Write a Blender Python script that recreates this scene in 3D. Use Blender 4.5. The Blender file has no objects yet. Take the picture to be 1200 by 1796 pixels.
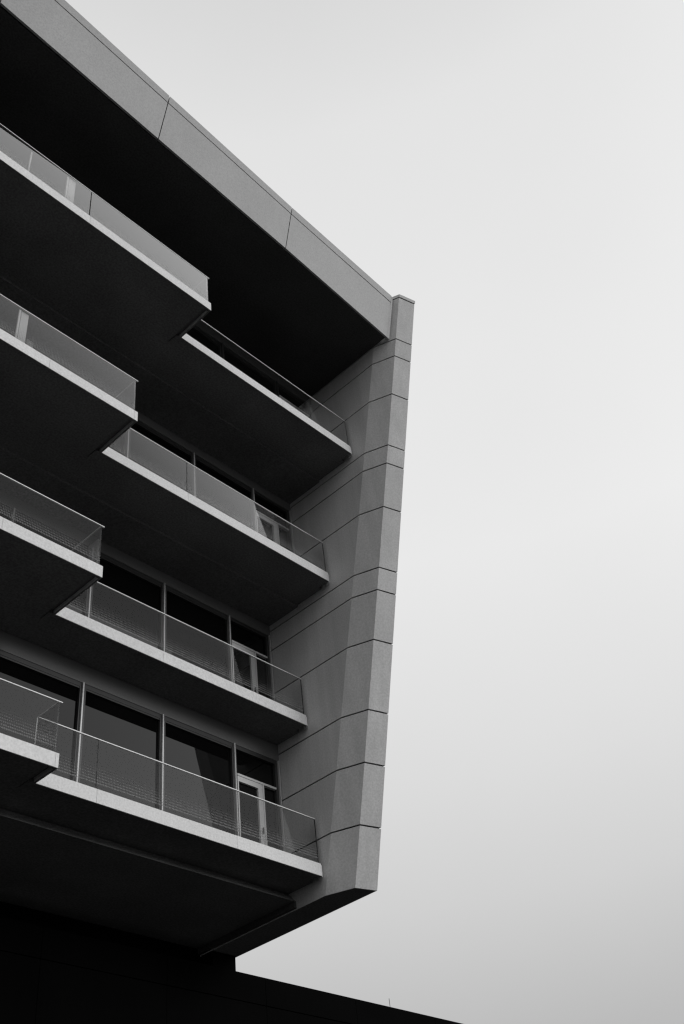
import bpy, bmesh, math, random
from mathutils import Vector, Matrix
random.seed(7)
S = bpy.context.scene
C = S.collection

# ------------------------------------------------------------------ camera
CAM = Vector((-16.0, -15.504, 1.6))
RIGHT = Vector((0.6845414, -0.72147179, -0.10431455))
DOWN = Vector((0.43131839, 0.51622192, -0.73991849))
FWD = Vector((0.58767978, 0.46151206, 0.66455932))
cam_data = bpy.data.cameras.new('camera')
cam = bpy.data.objects.new('camera', cam_data)
C.objects.link(cam)
up = -DOWN
cam.matrix_world = Matrix(((RIGHT.x, up.x, -FWD.x, CAM.x), (RIGHT.y, up.y, -FWD.y, CAM.y),
                           (RIGHT.z, up.z, -FWD.z, CAM.z), (0, 0, 0, 1)))
cam_data.sensor_fit = 'HORIZONTAL'
cam_data.sensor_width = 36.0
cam_data.lens = 36.0 * 1827.78 / 1200.0
cam_data.clip_start = 0.1
cam_data.clip_end = 6000
S.camera = cam

# ------------------------------------------------------------------ overcast sky
W = bpy.data.worlds.new('World')
S.world = W
W.use_nodes = True
wn, wl = W.node_tree.nodes, W.node_tree.links
wn.clear()
out = wn.new('ShaderNodeOutputWorld')
bg = wn.new('ShaderNodeBackground')
SUN_EL, SUN_AZ = math.radians(14), math.radians(20)      # azimuth measured from straight in front of the facade
sky = wn.new('ShaderNodeTexSky')
sky.sky_type = 'NISHITA'
sky.sun_disc = False
sky.sun_elevation = SUN_EL
sky.sun_rotation = math.radians(180) - SUN_AZ
sky.air_density = 1.0
sky.dust_density = 6.0
bw = wn.new('ShaderNodeRGBToBW')
wl.new(sky.outputs['Color'], bw.inputs['Color'])
tc = wn.new('ShaderNodeTexCoord')
sep = wn.new('ShaderNodeSeparateXYZ')
wl.new(tc.outputs['Generated'], sep.inputs['Vector'])
ramp = wn.new('ShaderNodeValToRGB')                       # cloud layer: brighter towards the zenith, neutral grey
cr = ramp.color_ramp
cr.elements[0].position = 0.0
cr.elements[0].color = (3.8, 3.8, 3.8, 1)
cr.elements[1].position = 1.0
cr.elements[1].color = (6.2, 6.2, 6.2, 1)
for p, v in ((0.24, 5.2), (0.35, 6.7), (0.45, 7.6), (0.62, 8.7), (0.75, 8.5), (0.88, 8.1)):
    e = cr.elements.new(p)
    e.color = (v, v, v, 1)
wl.new(sep.outputs['Z'], ramp.inputs['Fac'])
cl = wn.new('ShaderNodeTexNoise')                          # faint unevenness of the cloud
cl.inputs['Scale'].default_value = 2.2
cl.inputs['Detail'].default_value = 5
wl.new(tc.outputs['Generated'], cl.inputs['Vector'])
clr = wn.new('ShaderNodeMapRange')
clr.inputs['To Min'].default_value = 0.95
clr.inputs['To Max'].default_value = 1.05
wl.new(cl.outputs['Fac'], clr.inputs['Value'])
mul = wn.new('ShaderNodeMath')
mul.operation = 'MULTIPLY'
wl.new(ramp.outputs['Color'], mul.inputs[0])
wl.new(clr.outputs['Result'], mul.inputs[1])
mix = wn.new('ShaderNodeMix')
mix.data_type = 'RGBA'
mix.inputs['Factor'].default_value = 0.06
# bright sky lobe added out of view, aimed for fascia and glass reflections
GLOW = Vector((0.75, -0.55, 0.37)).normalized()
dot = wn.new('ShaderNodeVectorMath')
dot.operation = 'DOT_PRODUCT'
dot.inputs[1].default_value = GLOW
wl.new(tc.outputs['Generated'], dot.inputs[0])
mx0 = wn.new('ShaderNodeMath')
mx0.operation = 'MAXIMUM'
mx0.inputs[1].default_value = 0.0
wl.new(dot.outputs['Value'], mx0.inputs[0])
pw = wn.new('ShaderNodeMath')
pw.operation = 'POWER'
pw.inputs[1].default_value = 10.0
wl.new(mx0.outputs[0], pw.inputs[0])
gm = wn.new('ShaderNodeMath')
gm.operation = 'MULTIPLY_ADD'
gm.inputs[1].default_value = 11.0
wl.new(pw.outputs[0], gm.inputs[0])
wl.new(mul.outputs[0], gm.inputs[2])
# added sky glow behind the camera, lifting the end wall's front and chamfer
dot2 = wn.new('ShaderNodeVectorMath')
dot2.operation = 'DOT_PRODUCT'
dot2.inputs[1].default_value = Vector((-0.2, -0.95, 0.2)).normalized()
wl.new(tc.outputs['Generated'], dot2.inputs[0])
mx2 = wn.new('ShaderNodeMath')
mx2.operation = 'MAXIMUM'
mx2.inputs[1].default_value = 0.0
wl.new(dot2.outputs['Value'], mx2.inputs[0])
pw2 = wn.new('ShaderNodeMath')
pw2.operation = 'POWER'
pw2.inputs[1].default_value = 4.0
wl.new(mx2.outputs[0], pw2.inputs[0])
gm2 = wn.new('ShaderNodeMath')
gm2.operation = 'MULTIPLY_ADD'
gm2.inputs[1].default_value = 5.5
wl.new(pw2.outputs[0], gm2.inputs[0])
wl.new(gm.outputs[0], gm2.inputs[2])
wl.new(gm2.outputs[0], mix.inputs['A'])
wl.new(bw.outputs['Val'], mix.inputs['B'])
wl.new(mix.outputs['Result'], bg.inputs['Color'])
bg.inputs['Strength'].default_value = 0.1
wl.new(bg.outputs[0], out.inputs['Surface'])

sd = bpy.data.lights.new('sun', 'SUN')
sd.energy = 0.55
sd.angle = math.radians(16)
sd.color = (1.0, 1.0, 1.0)
sun = bpy.data.objects.new('sun', sd)
C.objects.link(sun)
to_sun = Vector((math.sin(SUN_AZ) * math.cos(SUN_EL), -math.cos(SUN_AZ) * math.cos(SUN_EL), math.sin(SUN_EL)))
sun.rotation_euler = to_sun.to_track_quat('Z', 'Y').to_euler()

S.view_settings.view_transform = 'Standard'
S.view_settings.look = 'None'
S.view_settings.exposure = 0.0
S.view_settings.gamma = 1.0
S.render.engine = 'CYCLES'
S.cycles.use_denoising = True
S.cycles.use_adaptive_sampling = False
S.cycles.max_bounces = 10
S.cycles.transparent_max_bounces = 24
S.cycles.glossy_bounces = 5
S.cycles.filter_width = 1.3


# ------------------------------------------------------------------ materials
def mat(name):
    m = bpy.data.materials.new(name)
    m.use_nodes = True
    n, l = m.node_tree.nodes, m.node_tree.links
    n.clear()
    o = n.new('ShaderNodeOutputMaterial')
    return m, n, l, o


def plain(name, v, rough=0.7, metal=0.0, spec=0.3, var=0.08, scale=0.6, fine=0.05, fine_scale=60, tone=0.0, streak=0.0,
          bump=0.0):
    """neutral painted / mineral surface: large soft blotches, fine grain, tone per panel, rain streaks"""
    m, n, l, o = mat(name)
    b = n.new('ShaderNodeBsdfPrincipled')
    l.new(b.outputs[0], o.inputs['Surface'])
    b.inputs['Roughness'].default_value = rough
    b.inputs['Metallic'].default_value = metal
    b.inputs['Specular IOR Level'].default_value = spec
    g = n.new('ShaderNodeNewGeometry')
    big = n.new('ShaderNodeTexNoise')
    big.inputs['Scale'].default_value = scale
    big.inputs['Detail'].default_value = 6
    l.new(g.outputs['Position'], big.inputs['Vector'])
    r1 = n.new('ShaderNodeMapRange')
    r1.inputs['From Min'].default_value = 0.3
    r1.inputs['From Max'].default_value = 0.7
    r1.inputs['To Min'].default_value = 1 - var
    r1.inputs['To Max'].default_value = 1 + var
    l.new(big.outputs['Fac'], r1.inputs['Value'])
    f = n.new('ShaderNodeTexNoise')
    f.inputs['Scale'].default_value = fine_scale
    f.inputs['Detail'].default_value = 2
    l.new(g.outputs['Position'], f.inputs['Vector'])
    r2 = n.new('ShaderNodeMapRange')
    r2.inputs['From Min'].default_value = 0.3
    r2.inputs['From Max'].default_value = 0.7
    r2.inputs['To Min'].default_value = 1 - fine
    r2.inputs['To Max'].default_value = 1 + fine
    l.new(f.outputs['Fac'], r2.inputs['Value'])
    a = n.new('ShaderNodeMath')
    a.operation = 'MULTIPLY'
    l.new(r1.outputs[0], a.inputs[0])
    l.new(r2.outputs[0], a.inputs[1])
    last = a
    if tone:
        oi = n.new('ShaderNodeObjectInfo')
        r3 = n.new('ShaderNodeMapRange')
        r3.inputs['To Min'].default_value = 1 - tone
        r3.inputs['To Max'].default_value = 1 + tone
        l.new(oi.outputs['Random'], r3.inputs['Value'])
        a2 = n.new('ShaderNodeMath')
        a2.operation = 'MULTIPLY'
        l.new(last.outputs[0], a2.inputs[0])
        l.new(r3.outputs[0], a2.inputs[1])
        last = a2
    if streak:
        mp = n.new('ShaderNodeMapping')
        mp.inputs['Scale'].default_value = (5.0, 5.0, 0.16)
        l.new(g.outputs['Position'], mp.inputs['Vector'])
        st = n.new('ShaderNodeTexNoise')
        st.inputs['Scale'].default_value = 1.0
        st.inputs['Detail'].default_value = 4
        l.new(mp.outputs[0], st.inputs['Vector'])
        r4 = n.new('ShaderNodeMapRange')
        r4.inputs['From Min'].default_value = 0.35
        r4.inputs['From Max'].default_value = 0.7
        r4.inputs['To Min'].default_value = 1 + streak * 0.4
        r4.inputs['To Max'].default_value = 1 - streak
        l.new(st.outputs['Fac'], r4.inputs['Value'])
        a3 = n.new('ShaderNodeMath')
        a3.operation = 'MULTIPLY'
        l.new(last.outputs[0], a3.inputs[0])
        l.new(r4.outputs[0], a3.inputs[1])
        last = a3
    a4 = n.new('ShaderNodeMath')
    a4.operation = 'MULTIPLY'
    a4.inputs[1].default_value = v
    l.new(last.outputs[0], a4.inputs[0])
    comb = n.new('ShaderNodeCombineColor')
    for k in range(3):
        l.new(a4.outputs[0], comb.inputs[k])
    l.new(comb.outputs[0], b.inputs['Base Color'])
    if bump:
        bp = n.new('ShaderNodeBump')
        bp.inputs['Strength'].default_value = bump
        bp.inputs['Distance'].default_value = 0.01
        l.new(f.outputs['Fac'], bp.inputs['Height'])
        l.new(bp.outputs[0], b.inputs['Normal'])
    return m


M_clad = plain('grey_cladding', 0.45, 0.55, spec=0.35, var=0.06, scale=0.8, fine=0.12, fine_scale=26, tone=0.045, streak=0.08)
M_roof = plain('grey_roof_cladding', 0.285, 0.42, metal=0.2, spec=0.4, var=0.06, scale=0.5, fine=0.12, fine_scale=26, tone=0.03, streak=0.03)
M_white = plain('pale_fascia', 0.70, 0.5, spec=0.3, var=0.03, scale=0.9, fine=0.10, fine_scale=24, tone=0.02, streak=0.03)
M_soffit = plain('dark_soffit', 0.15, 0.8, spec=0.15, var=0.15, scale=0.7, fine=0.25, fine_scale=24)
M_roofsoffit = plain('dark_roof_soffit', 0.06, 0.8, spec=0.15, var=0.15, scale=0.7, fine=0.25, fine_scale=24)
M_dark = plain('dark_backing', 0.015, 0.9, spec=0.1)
M_spandrel = plain('spandrel_panel', 0.12, 0.6, spec=0.3, fine=0.08)
M_frame = plain('grey_metal_frame', 0.045, 0.4, metal=0.3, spec=0.4, var=0.05, fine=0.04)
M_strip = plain('pale_metal_strip', 0.5, 0.35, metal=0.3, spec=0.5, var=0.05, fine=0.04)
M_door = plain('pale_door_frame', 0.6, 0.4, metal=0.1, spec=0.4, var=0.04, fine=0.04)
M_rail = plain('steel_handrail', 0.66, 0.4, metal=0.2, spec=0.5, var=0.04, fine=0.03)
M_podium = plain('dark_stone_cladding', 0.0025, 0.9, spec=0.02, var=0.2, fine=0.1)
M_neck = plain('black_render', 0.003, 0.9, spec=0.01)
M_asphalt = plain('asphalt', 0.05, 0.9, spec=0.2, var=0.2, scale=0.3, fine=0.3, fine_scale=30)
M_steel = plain('thin_steel', 0.06, 0.5, metal=0.5)


def sheet_glass(name, tint, ior, boost, frit=False, zbase=0.0):
    """clear balustrade sheet: reflects by Fresnel on the face light enters, lets the rest through"""
    m, n, l, o = mat(name)
    tr = n.new('ShaderNodeBsdfTransparent')
    tr.inputs['Color'].default_value = (tint, tint, tint, 1)
    gl = n.new('ShaderNodeBsdfGlossy')
    gl.inputs['Roughness'].default_value = 0.0
    gl.inputs['Color'].default_value = (1, 1, 1, 1)
    geo = n.new('ShaderNodeNewGeometry')
    fr = n.new('ShaderNodeFresnel')
    fr.inputs['IOR'].default_value = ior
    inv = n.new('ShaderNodeMath')
    inv.operation = 'SUBTRACT'
    inv.inputs[0].default_value = 1.0
    l.new(geo.outputs['Backfacing'], inv.inputs[1])
    k = n.new('ShaderNodeMath')
    k.operation = 'MULTIPLY'
    l.new(inv.outputs[0], k.inputs[1])
    k2 = n.new('ShaderNodeMath')
    k2.operation = 'MULTIPLY'
    k2.use_clamp = True
    k2.inputs[1].default_value = 1.0
    cv = n.new('ShaderNodeMath')                 # coated sheet: weak mirror head-on, strong when seen at a slant
    cv.operation = 'MULTIPLY_ADD'
    cv.inputs[1].default_value = boost
    cv.inputs[2].default_value = -0.35
    l.new(fr.outputs[0], cv.inputs[0])
    cm = n.new('ShaderNodeMath')
    cm.operation = 'MAXIMUM'
    cm.inputs[1].default_value = 0.02
    l.new(cv.outputs[0], cm.inputs[0])
    l.new(cm.outputs[0], k.inputs[0])
    l.new(k.outputs[0], k2.inputs[0])
    mx = n.new('ShaderNodeMixShader')
    l.new(k2.outputs[0], mx.inputs['Fac'])
    l.new(tr.outputs[0], mx.inputs[1])
    l.new(gl.outputs[0], mx.inputs[2])
    last = mx
    if frit:
        tc_ = n.new('ShaderNodeTexCoord')          # object origin sits at the foot of each pane
        sp = n.new('ShaderNodeSeparateXYZ')
        l.new(tc_.outputs['Object'], sp.inputs[0])

        def math_(op, a, b=None, c=None):
            q = n.new('ShaderNodeMath')
            q.operation = op
            for i, x in enumerate((a, b, c)):
                if x is None:
                    continue
                if isinstance(x, (int, float)):
                    q.inputs[i].default_value = x
                else:
                    l.new(x, q.inputs[i])
            return q.outputs[0]
        along = math_('ADD', sp.outputs['X'], sp.outputs['Y'])
        h = sp.outputs['Z']
        pz = 0.057
        px = 0.034
        dz = math_('SUBTRACT', math_('FRACT', math_('DIVIDE', h, pz)), 0.5)
        dx = math_('SUBTRACT', math_('FRACT', math_('DIVIDE', along, px)), 0.5)
        rz = math_('MULTIPLY', dz, pz)
        rx = math_('MULTIPLY', dx, px)
        d = math_('SQRT', math_('ADD', math_('MULTIPLY', rz, rz), math_('MULTIPLY', rx, rx)))
        rad = n.new('ShaderNodeMapRange')
        rad.inputs['From Min'].default_value = 0.15
        rad.inputs['From Max'].default_value = 0.52
        rad.inputs['To Min'].default_value = 0.012
        rad.inputs['To Max'].default_value = 0.001
        l.new(h, rad.inputs['Value'])
        on = math_('LESS_THAN', d, rad.outputs[0])
        on = math_('MULTIPLY', on, math_('GREATER_THAN', h, 0.114))
        on = math_('MULTIPLY', on, math_('LESS_THAN', h, 0.5))
        on = math_('MULTIPLY', on, 0.6)
        df = n.new('ShaderNodeBsdfDiffuse')
        df.inputs['Color'].default_value = (0.25, 0.25, 0.25, 1)
        mf = n.new('ShaderNodeMixShader')
        l.new(on, mf.inputs['Fac'])
        l.new(mx.outputs[0], mf.inputs[1])
        l.new(df.outputs[0], mf.inputs[2])
        last = mf
    l.new(last.outputs[0], o.inputs['Surface'])
    return m


M_glass = sheet_glass('balustrade_glass', 0.88, 1.5, 5.8, frit=True)
M_clear = sheet_glass('clear_balustrade_glass', 0.88, 1.5, 5.8)


def window_glass():
    m, n, l, o = mat('dark_window_glass')
    b = n.new('ShaderNodeBsdfPrincipled')
    b.inputs['Base Color'].default_value = (0.003, 0.003, 0.003, 1)
    b.inputs['Roughness'].default_value = 0.015
    b.inputs['IOR'].default_value = 1.4
    b.inputs['Specular IOR Level'].default_value = 0.38
    g = n.new('ShaderNodeNewGeometry')
    no = n.new('ShaderNodeTexNoise')
    no.inputs['Scale'].default_value = 0.9
    l.new(g.outputs['Position'], no.inputs['Vector'])
    bp = n.new('ShaderNodeBump')
    bp.inputs['Strength'].default_value = 0.05
    bp.inputs['Distance'].default_value = 0.02
    l.new(no.outputs['Fac'], bp.inputs['Height'])
    l.new(bp.outputs[0], b.inputs['Normal'])
    l.new(b.outputs[0], o.inputs['Surface'])
    return m


M_pane = window_glass()


# ------------------------------------------------------------------ mesh helpers
class MB:
    def __init__(self):
        self.v, self.f = [], []

    def hexa(self, p):
        """8 points: bottom ring 0-3 counter-clockwise from above, top ring 4-7"""
        b = len(self.v)
        self.v += [Vector(q) for q in p]
        for f in ((3, 2, 1, 0), (4, 5, 6, 7), (0, 1, 5, 4), (1, 2, 6, 5), (2, 3, 7, 6), (3, 0, 4, 7)):
            self.f.append(tuple(b + i for i in f))
        return self

    def box(self, x0, x1, y0, y1, z0, z1):
        return self.hexa([(x0, y0, z0), (x1, y0, z0), (x1, y1, z0), (x0, y1, z0),
                          (x0, y0, z1), (x1, y0, z1), (x1, y1, z1), (x0, y1, z1)])

    def loft(self, rings):
        """closed solid through rings (lists of points, counter-clockwise from above, bottom to top)"""
        b = len(self.v)
        k = len(rings[0])
        for r in rings:
            self.v += [Vector(q) for q in r]
        for i in range(len(rings) - 1):
            for j in range(k):
                j2 = (j + 1) % k
                self.f.append((b + i * k + j, b + i * k + j2, b + (i + 1) * k + j2, b + (i + 1) * k + j))
        self.f.append(tuple(b + j for j in reversed(range(k))))
        self.f.append(tuple(b + (len(rings) - 1) * k + j for j in range(k)))
        return self

    def build(self, name, material, parent=None, origin=None, bevel=0.0):
        if origin is None:
            xs = [q.x for q in self.v]
            ys = [q.y for q in self.v]
            zs = [q.z for q in self.v]
            origin = Vector(((min(xs) + max(xs)) / 2, (min(ys) + max(ys)) / 2, min(zs)))
        origin = Vector(origin)
        me = bpy.data.meshes.new(name)
        me.from_pydata([tuple(q - origin) for q in self.v], [], self.f)
        bm = bmesh.new()
        bm.from_mesh(me)
        bmesh.ops.recalc_face_normals(bm, faces=bm.faces)
        bm.to_mesh(me)
        bm.free()
        me.materials.append(material)
        o = bpy.data.objects.new(name, me)
        C.objects.link(o)
        o['wo'] = tuple(origin)
        if parent is not None:
            o.parent = parent
            o.location = origin - Vector(parent['wo'])
        else:
            o.location = origin
        if bevel:
            md = o.modifiers.new('bevel', 'BEVEL')
            md.width = bevel
            md.segments = 2
            md.limit_method = 'ANGLE'
        return o


def thing(name, loc, label, cat):
    o = bpy.data.objects.new(name, None)
    C.objects.link(o)
    o.location = loc
    o['wo'] = tuple(loc)
    o['label'] = label
    o['category'] = cat
    return o


# ------------------------------------------------------------------ ground
g = MB().box(-400, 400, -400, 400, -0.5, 0.0).build('ground', M_asphalt)
g['kind'] = 'structure'

# ------------------------------------------------------------------ the building
bld = thing('residential_building', (-9.0, 6.0, 9.8),
            'tall angular grey apartment building with stacked glass balconies and slanted end wall', 'building')
XL = -21.0
BACK = 14.0


def fy(z):                                   # depth of the inner edge of the slanted end wall at height z
    return -1.411 - 0.2642 * (z - 11.42)


# solid body behind the glazing, storey by storey
ZS = [21.28, 17.735, 14.18, 10.546]
YB = [-3.615, -2.295, -1.100, -1.127]
YP = [-4.66, -3.49, -2.574, -1.769]
XS = [-5.97, -7.052, -7.04, -7.125]
YG = [-2.35, -1.13, 0.0, 0.0]
HEAD = [24.28, 20.95, 17.37, 13.75]
ROOF_Z = 24.659
TOPS = [ROOF_Z, 21.28, 17.735, 14.18]

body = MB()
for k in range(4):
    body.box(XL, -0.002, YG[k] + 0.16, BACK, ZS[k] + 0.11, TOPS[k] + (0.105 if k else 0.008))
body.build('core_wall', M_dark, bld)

MB().hexa([(XL, -0.10, 10.327), (0.0, -0.235, 10.327), (0.0, BACK, 10.327), (XL, BACK, 10.327),
           (XL, -0.02, 10.552), (0.0, -0.03, 10.552), (0.0, BACK, 10.552), (XL, BACK, 10.552)]
          ).build('floor_underside', M_soffit, bld)

# spandrels over the windows
for k in range(4):
    MB().box(XL, -0.004, YG[k] - 0.02, YG[k] + 0.16, HEAD[k], TOPS[k] + 0.006 if k else TOPS[k] - 0.003).build('spandrel', M_spandrel, bld)

# ---- end wall with cladding courses
SEAMS = [10.164, 11.42, 12.749, 13.941, 15.629, 16.911, 17.509, 19.219, 20.52, 21.083, 22.737, 24.041, 24.65, 26.175, 26.29]


def wall_ring(z, inset=0.0, back=BACK):
    y = fy(z)
    return [(inset, y + inset * 0.5, z), (0.246, y - 0.63 + inset, z), (0.765 - inset, y - 0.78 + inset, z),
            (0.765 - inset, back, z), (inset, back, z)]


endw = MB().loft([wall_ring(10.19, 0.03, BACK - 0.05), wall_ring(26.2, 0.03, BACK - 0.05)]).build('end_wall', M_dark, bld)
GAP = 0.017
for i in range(len(SEAMS) - 1):
    z0, z1 = SEAMS[i], SEAMS[i + 1]
    a = z0 + (GAP if i else 0)
    b = z1 - (GAP if i < len(SEAMS) - 2 else 0)
    if i == len(SEAMS) - 2:                     # coping: slightly proud
        MB().loft([wall_ring(a, -0.012), wall_ring(b, -0.012)]).build('coping', M_clad, endw)
        continue
    y0, y1 = fy(a), fy(b)
    # inner face + chamfer + front as one folded sheet of panel, 30 mm thick
    p = MB()
    t = 0.034
    outer0 = [(0.0, BACK, a), (0.0, y0, a), (0.245, y0 - 0.63, a), (0.765, y0 - 0.78, a), (0.765, BACK, a)]
    outer1 = [(0.0, BACK, b), (0.0, y1, b), (0.245, y1 - 0.63, b), (0.765, y1 - 0.78, b), (0.765, BACK, b)]
    inn0 = [(t, BACK, a), (t, y0 + 0.004, a), (0.245 + t * 0.7, y0 - 0.63 + t, a), (0.765 - t, y0 - 0.78 + t, a), (0.765 - t, BACK, a)]
    inn1 = [(t, BACK, b), (t, y1 + 0.004, b), (0.245 + t * 0.7, y1 - 0.63 + t, b), (0.765 - t, y1 - 0.78 + t, b), (0.765 - t, BACK, b)]
    base = 0
    p.v = [Vector(q) for q in outer0 + outer1 + inn0 + inn1]
    for j in range(4):
        p.f += [(j, j + 1, 5 + j + 1, 5 + j), (10 + j + 1, 10 + j, 15 + j, 15 + j + 1),
                (j + 1, j, 10 + j, 10 + j + 1), (5 + j, 5 + j + 1, 15 + j + 1, 15 + j)]
    p.f += [(0, 5, 15, 10), (4, 14, 19, 9)]
    p.build('cladding_panel', M_clad, endw)
# underside lip of the end wall
ya = fy(10.16)
MB().loft([[(0.006, ya + 0.02, zz), (0.248, ya - 0.605, zz), (0.757, ya - 0.75, zz), (0.757, BACK - 0.01, zz), (0.006, BACK - 0.01, zz)]
           for zz in (10.163, 10.188)]).build('wall_soffit', M_soffit, endw)
MB().box(-0.07, -0.002, -0.23, 2.89, 10.19, 10.34).build('shade_strip', M_roofsoffit, bld)  # dark strip added over the end wall's inner foot, standing in for shade

# ---- roof fascia (slightly skewed in plan, leaning out towards the top) and roof slab
BX = [(-12.702, -5.821), (-8.399, -5.687), (-4.132, -5.563), (0.035, -5.399)]
TX = [(-11.463 - 1.17, -6.245), (-8.386, -6.071), (-4.088, -5.916), (0.055, -5.815)]
BX = [(-21.3, -6.09), (-17.0, -5.955)] + BX
TX = [(-21.2, -6.56), (-16.9, -6.40)] + TX
BX[2] = (-12.70, -5.821)
TX[2] = (-12.66, -6.235)


def lerp(a, b, t):
    return tuple(a[i] + (b[i] - a[i]) * t for i in range(len(a)))


roof = MB()
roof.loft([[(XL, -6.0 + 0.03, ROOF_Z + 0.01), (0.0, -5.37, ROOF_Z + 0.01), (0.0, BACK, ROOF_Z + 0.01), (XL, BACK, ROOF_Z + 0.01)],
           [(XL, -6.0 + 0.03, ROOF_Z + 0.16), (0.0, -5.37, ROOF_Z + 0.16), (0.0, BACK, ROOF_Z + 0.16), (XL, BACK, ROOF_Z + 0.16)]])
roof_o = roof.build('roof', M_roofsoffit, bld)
bk = MB()
bk.hexa([(XL, -5.96, ROOF_Z + 0.17), (0.01, -5.36, ROOF_Z + 0.17), (0.01, -5.2, ROOF_Z + 0.17), (XL, -5.8, ROOF_Z + 0.17),
         (XL, -6.42, 26.17), (0.01, -5.72, 26.17), (0.01, -5.5, 26.17), (XL, -6.2, 26.17)])
bk.build('fascia_backing', M_dark, roof_o)
ZJ = 25.955
ZT = 26.2
for i in range(len(BX) - 1):
    g_ = 0.012
    last = i == len(BX) - 2
    b0, b1 = BX[i], BX[i + 1]
    t0, t1 = TX[i], TX[i + 1]
    L = abs(b1[0] - b0[0])
    e0, e1 = g_ / L, 1 - (0 if last else g_ / L)
    B0, B1 = lerp(b0, b1, e0), lerp(b0, b1, e1)
    T0, T1 = lerp(t0, t1, e0), lerp(t0, t1, e1)
    s = (ZJ - ROOF_Z) / (ZT - ROOF_Z)
    th = 0.05

    def at(Bp, Tp, z):
        u = (z - ROOF_Z) / (ZT - ROOF_Z)
        return (Bp[0] + (Tp[0] - Bp[0]) * u, Bp[1] + (Tp[1] - Bp[1]) * u, z)

    def slab(z0, z1, push=0.0, mat_=M_roof, nm='fascia_panel'):
        p0, p1, q0, q1 = at(B0, T0, z0), at(B1, T1, z0), at(B0, T0, z1), at(B1, T1, z1)
        f = lambda p, dy: (p[0], p[1] + dy, p[2])
        MB().hexa([f(p0, -push), f(p1, -push), f(p1, th), f(p0, th), f(q0, -push), f(q1, -push), f(q1, th), f(q0, th)]).build(nm, mat_, roof_o)
    slab(ROOF_Z, ZJ - 0.014)
    slab(ZJ + 0.014, ZT, 0.0, M_roof, 'coping')
# angled closing panel where the roof fascia meets the end wall
MB().hexa([(0.037, -5.399, ROOF_Z), (0.13, -5.39, ROOF_Z), (0.13, -5.3, ROOF_Z), (0.037, -5.3, ROOF_Z),
           (0.057, -5.813, ZT - 0.02), (0.118, -5.81, ZT - 0.02), (0.118, -5.7, ZT - 0.02), (0.057, -5.7, ZT - 0.02)]).build('closing_panel', M_clad, roof_o)

# ---- balconies
END = -0.10
JOINT_F = [[-13.4, -9.35], [-13.4, -9.2, -7.139], [-13.5, -9.2], [-13.6, -9.4, -7.192]]
JOINT_B = [[-2.67], [-4.677], [-4.375], [-5.867, -2.49]]
LAB = ['top balcony, directly under the roof overhang', 'second balcony from the top', 'third balcony from the top', 'lowest balcony above the dark underside']
END = -0.10
FH = 0.27


def pane(x0, x1, y0, y1, z0, z1, par, m=None):
    o = MB().box(x0, x1, y0, y1, z0, z1).build('glass_panel', m or M_glass, par, origin=(x0, y0, z0))
    return o


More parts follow.
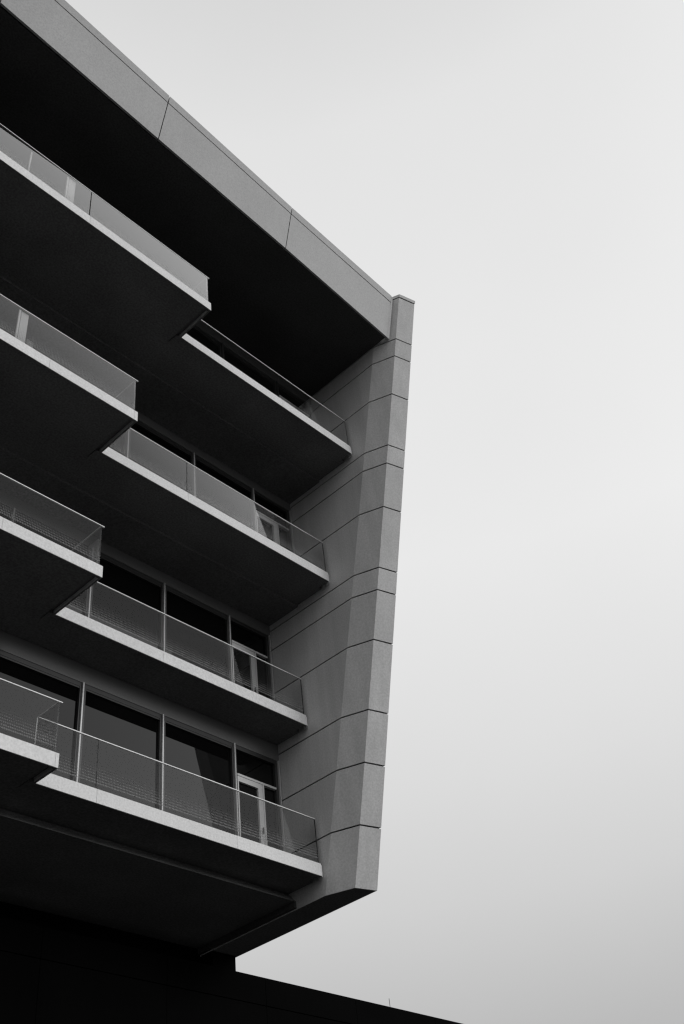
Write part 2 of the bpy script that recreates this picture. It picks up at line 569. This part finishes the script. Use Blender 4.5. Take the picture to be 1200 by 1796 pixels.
for k in range(4):
    z, yb, yp, xs, yg = ZS[k], YB[k], YP[k], XS[k], YG[k]
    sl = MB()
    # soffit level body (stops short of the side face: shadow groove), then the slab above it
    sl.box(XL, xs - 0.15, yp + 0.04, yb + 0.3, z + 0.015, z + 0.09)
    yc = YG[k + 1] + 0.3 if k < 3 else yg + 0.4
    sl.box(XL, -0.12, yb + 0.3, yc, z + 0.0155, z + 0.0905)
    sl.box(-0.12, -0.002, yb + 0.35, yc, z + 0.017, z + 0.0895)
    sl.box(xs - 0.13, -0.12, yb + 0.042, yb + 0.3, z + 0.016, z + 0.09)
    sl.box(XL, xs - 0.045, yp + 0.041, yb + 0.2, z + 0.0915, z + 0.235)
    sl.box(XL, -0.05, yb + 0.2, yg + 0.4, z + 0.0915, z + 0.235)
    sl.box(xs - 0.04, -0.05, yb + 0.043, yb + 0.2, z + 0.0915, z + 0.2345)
    # dark sheets added to hide bounce light on the pale fascia undersides, and the shallow step where the storey above begins
    sl.box(XL, xs - 0.003, yp + 0.003, yp + 0.06, z - 0.008, z - 0.001)
    sl.box(xs - 0.039, xs - 0.003, yp + 0.061, yb + 0.002, z - 0.008, z - 0.001)
    sl.box(xs - 0.1, END - 0.002, yb + 0.003, yb + 0.06, z - 0.008, z - 0.001)
    if k < 2:
        sl.box(XL, -0.004, YG[k] + 0.04, YG[k + 1] + 0.1, z - 0.045, z + 0.014)
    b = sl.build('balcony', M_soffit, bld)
    b['label'] = LAB[k]
    # edge rim between groove and side
    MB().box(xs - 0.04, xs - 0.002, yp + 0.002, yb + 0.02, z + 0.002, z + FH - 0.002).build('side_fascia', M_white, b)
    xsj = [XL] + JOINT_F[k] + [xs]
    for i in range(len(xsj) - 1):
        MB().box(xsj[i] + 0.003, xsj[i + 1] - (0.003 if i < len(xsj) - 2 else 0), yp, yp + 0.04, z, z + FH).build('fascia_panel', M_white, b)
    xsj = [xs - 0.04] + JOINT_B[k] + [END]
    for i in range(len(xsj) - 1):
        MB().box(xsj[i] + (0.003 if i else 0), xsj[i + 1] - (0.003 if i < len(xsj) - 2 else 0), yb, yb + 0.04, z, z + FH).build('fascia_panel', M_white, b)
    # rounded return of the fascia into the end wall
    ring0, ring1 = [], []
    pts = [(END, yb + 0.001), (END + 0.045, yb + 0.02), (END + 0.075, yb + 0.06), (END + 0.088, yb + 0.16), (END + 0.06, yb + 0.16),
           (END + 0.045, yb + 0.075), (END + 0.02, yb + 0.05), (END, yb + 0.041)]
    MB().loft([[(x, y, z - 0.002) for x, y in pts], [(x, y, z + FH - 0.03) for x, y in pts]]).build('end_cap', M_white, b)
    # balustrade
    zg0, zg1 = z + FH + 0.002, z + 1.285
    gp, gb = yp + 0.045, yb + 0.045
    gx = xs - 0.062
    gt = 0.018
    jf = [XL] + {0: [-13.6, -9.353], 1: [-13.8, -10.43], 2: [-12.6], 3: [-13.2, -9.6]}[k] + [gx + gt]
    for i in range(len(jf) - 1):
        pane(jf[i] + 0.011, jf[i + 1] - (0.011 if i < len(jf) - 2 else 0), gp, gp + gt, zg0, zg1, b)
    pane(gx, gx + gt - 0.001, gp + gt + 0.004, gb - 0.002, zg0, zg1, b)
    jb = [gx] + {0: [-2.67], 1: [-4.677], 2: [], 3: [-5.867]}[k] + [END - 0.02]
    for i in range(len(jb) - 1):
        pane(jb[i] + (0.011 if i else 0.004), jb[i + 1] - (0.011 if i < len(jb) - 2 else 0), gb, gb + gt, zg0, zg1, b, M_clear if k == 0 else M_glass)
    # glass edges, polished and pale
    hz0, hz1 = z + 1.287, z + 1.309
    MB().box(XL, xs + 0.012, yp + 0.038, yp + 0.07, hz0, hz1).build('handrail', M_rail, b, bevel=0.004)
    MB().box(gx - 0.004, gx + 0.022, yp + 0.071, gb - 0.008, hz0 + 0.001, hz1 - 0.001).build('handrail', M_rail, b, bevel=0.004)
    MB().box(gx - 0.004, END + 0.005, yb + 0.038, yb + 0.07, hz0 + 0.0005, hz1).build('handrail', M_rail, b, bevel=0.004)
    # slim upright where the side glass meets the long front
    MB().box(gx - 0.010, gx - 0.001, gb + 0.001, gb + 0.014, zg0, zg1 - 0.001).build('post', M_rail, b)
    MB().box(END - 0.018, END - 0.006, gb - 0.001, gb + 0.02, zg0, zg1 - 0.001).build('post', M_steel, b)
    if k < 2:                                  # pale divider standing behind the glass between two flats
        MB().box(-9.90, -9.735, yp + 0.09, yp + 0.16, z + 0.236, z + 1.27).build('divider', M_strip, b)
        MB().box(-9.955, -9.915, yp + 0.08, yp + 0.12, z + 0.236, z + 1.27).build('post', M_door, b)
    if k == 0:
        MB().box(-10.86, -10.825, yp + 0.08, yp + 0.11, z + 0.236, z + 1.2).build('post', M_strip, b)
    if k == 2:
        MB().box(-9.0, -8.96, yp + 0.08, yp + 0.11, z + 0.236, z + 0.53).build('post', M_frame, b)
    # low shoe behind the glass
    MB().box(XL, xs - 0.09, yp + 0.075, yp + 0.105, z + 0.236, z + 0.33).build('glass_shoe', M_frame, b)
    if k in (0, 2):
        xe = {0: -2.15, 2: -4.55}[k]
        MB().box(xs, xe, yb + 0.075, yb + 0.105, z + 0.236, z + 0.335).build('glass_shoe', M_strip, b)

# ---- glazing, storey by storey
EDGES = [-20.9, -18.4, -15.95, -13.96, -11.88, -9.80, -8.70, -8.52, -7.63, -5.56, -3.49, -1.42, -0.03]


def window(x0, x1, y, z0, z1):
    f = MB()
    w = 0.075
    d0, d1 = y - 0.01, y + 0.11
    f.box(x0 + 0.004, x0 + w, d0, d1, z0, z1 - 0.002)
    f.box(x1 - w, x1 - 0.034, d0, d1, z0, z1 - 0.002)
    f.box(x0 + w, x1 - w, d0 + 0.003, d1, z1 - 0.10, z1 - 0.002)
    f.box(x0 + w, x1 - w, d0 + 0.003, d1, z0, z0 + 0.07)
    w_ = f.build('window', M_frame, bld)
    MB().box(x0 + w + 0.001, x1 - w - 0.001, y + 0.055, y + 0.075, z0 + 0.071, z1 - 0.101).build('pane', M_pane, w_)
    MB().box(x1 - 0.033, x1 - 0.002, d0 - 0.045, d1 - 0.01, z0, z1 - 0.004).build('cover_strip', M_frame if y < -2 else M_strip, w_)
    # second shadow step of the head
    MB().box(x0 + w + 0.001, x1 - w - 0.001, d0 + 0.012, d1 - 0.02, z1 - 0.14, z1 - 0.1015).build('head_profile', M_frame, w_)
    return w_


def door_bay(x0, x1, y, z0, z1):
    """last bay by the end wall: fixed light over a transom, glazed door leaf and narrow side light"""
    zt = z0 + 2.20
    xm = x0 + 0.62 * (x1 - x0) - 0.03
    f = MB()
    d0, d1 = y - 0.01, y + 0.11
    f.box(x0 + 0.004, x0 + 0.06, d0, d1, z0, z1 - 0.002)
    f.box(x1 - 0.12, x1 - 0.034, d0, d1, z0, z1 - 0.002)
    f.box(x0 + 0.06, x1 - 0.12, d0 + 0.003, d1, z1 - 0.10, z1 - 0.002)
    w_ = f.build('window', M_frame, bld)
    MB().box(x0 + 0.061, x1 - 0.121, y + 0.055, y + 0.075, zt + 0.051, z1 - 0.101).build('pane', M_pane, w_)
    MB().box(x0 + 0.061, x1 - 0.121, d0 - 0.012, d1 - 0.003, zt, zt + 0.05).build('transom', M_door, w_)
    MB().box(xm + 0.041, x1 - 0.121, y + 0.055, y + 0.075, z0 + 0.04, zt - 0.001).build('pane', M_pane, w_)
    MB().box(xm, xm + 0.04, d0 - 0.008, d1 - 0.002, z0, zt - 0.001).build('mullion', M_door, w_)
    MB().box(x1 - 0.033, x1 - 0.002, d0 - 0.045, d1 - 0.01, z0, z1 - 0.004).build('cover_strip', M_strip, w_)
    dr = MB()
    dx0, dx1 = x0 + 0.064, xm - 0.004
    dr.box(dx0, dx0 + 0.035, d0, d1 - 0.02, z0 + 0.01, zt - 0.006)
    dr.box(dx1 - 0.135, dx1, d0, d1 - 0.02, z0 + 0.01, zt - 0.006)
    dr.box(dx0 + 0.035, dx1 - 0.135, d0 + 0.001, d1 - 0.02, zt - 0.13, zt - 0.006)
    dr.box(dx0 + 0.035, dx1 - 0.135, d0 + 0.001, d1 - 0.02, z0 + 0.01, z0 + 0.11)
    d_ = dr.build('door', M_door, bld)
    MB().box(dx0 + 0.036, dx1 - 0.136, y + 0.04, y + 0.06, z0 + 0.111, zt - 0.131).build('pane', M_pane, d_)
    MB().box(dx1 - 0.09, dx1 - 0.065, d0 - 0.05, d0 - 0.03, z0 + 0.98, z0 + 1.12).box(dx1 - 0.085, dx1 - 0.07, d0 - 0.03, d0 + 0.001, z0 + 1.03, z0 + 1.05).build('handle', M_steel, d_)


for k in range(4):
    z0 = ZS[k] + 0.238
    for i in range(len(EDGES) - 2):
        x0, x1 = EDGES[i], EDGES[i + 1]
        if abs(x0 + 8.70) < 0.01:
            MB().box(x0 + 0.004, x1 - 0.004, YG[k] - 0.35, YG[k] + 0.15, z0, HEAD[k] - 0.003).build('pillar', M_white, bld)
            continue
        window(x0, x1, YG[k], z0, HEAD[k])
    door_bay(EDGES[-2], EDGES[-1], YG[k], z0, HEAD[k])

# ---- recessed neck under the building
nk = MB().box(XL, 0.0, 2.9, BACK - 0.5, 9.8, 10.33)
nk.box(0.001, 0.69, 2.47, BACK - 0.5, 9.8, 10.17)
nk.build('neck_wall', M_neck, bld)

# ------------------------------------------------------------------ podium in front of which we stand
pod = thing('podium_building', (0.0, 10.0, 0.0),
            'long low black building under the tower, its flat parapet running off bottom right', 'building')
PY, PZ = 2.4, 9.797
PXS = [-24.0, -20.7, -17.4, -14.1, -10.8, -7.56, -4.46, -1.35, 1.53, 4.6, 7.7, 10.8, 14, 17.3, 20.6, 23.9, 27.2, 30]
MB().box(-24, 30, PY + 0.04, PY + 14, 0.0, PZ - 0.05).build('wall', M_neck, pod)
for i in range(len(PXS) - 1):
    MB().box(PXS[i] + 0.006, PXS[i + 1] - 0.006, PY, PY + 0.04, 9.19, PZ).build('parapet_panel', M_podium, pod)
    for z0, z1 in ((0.02, 3.0), (3.02, 6.1), (6.12, 9.17)):
        MB().box(PXS[i] + 0.006, PXS[i + 1] - 0.006, PY + 0.002, PY + 0.04, z0, z1).build('wall_panel', M_podium, pod)

# thin rod standing on the parapet
rod = MB().box(6.036, 6.046, PY + 0.1, PY + 0.11, PZ - 0.048, 10.05).build('lightning_rod', M_steel)
rod['label'] = 'thin upright metal rod standing on the dark parapet at the bottom edge'
rod['category'] = 'rod'

for o in list(bpy.data.objects):
    if 'wo' in o:
        del o['wo']
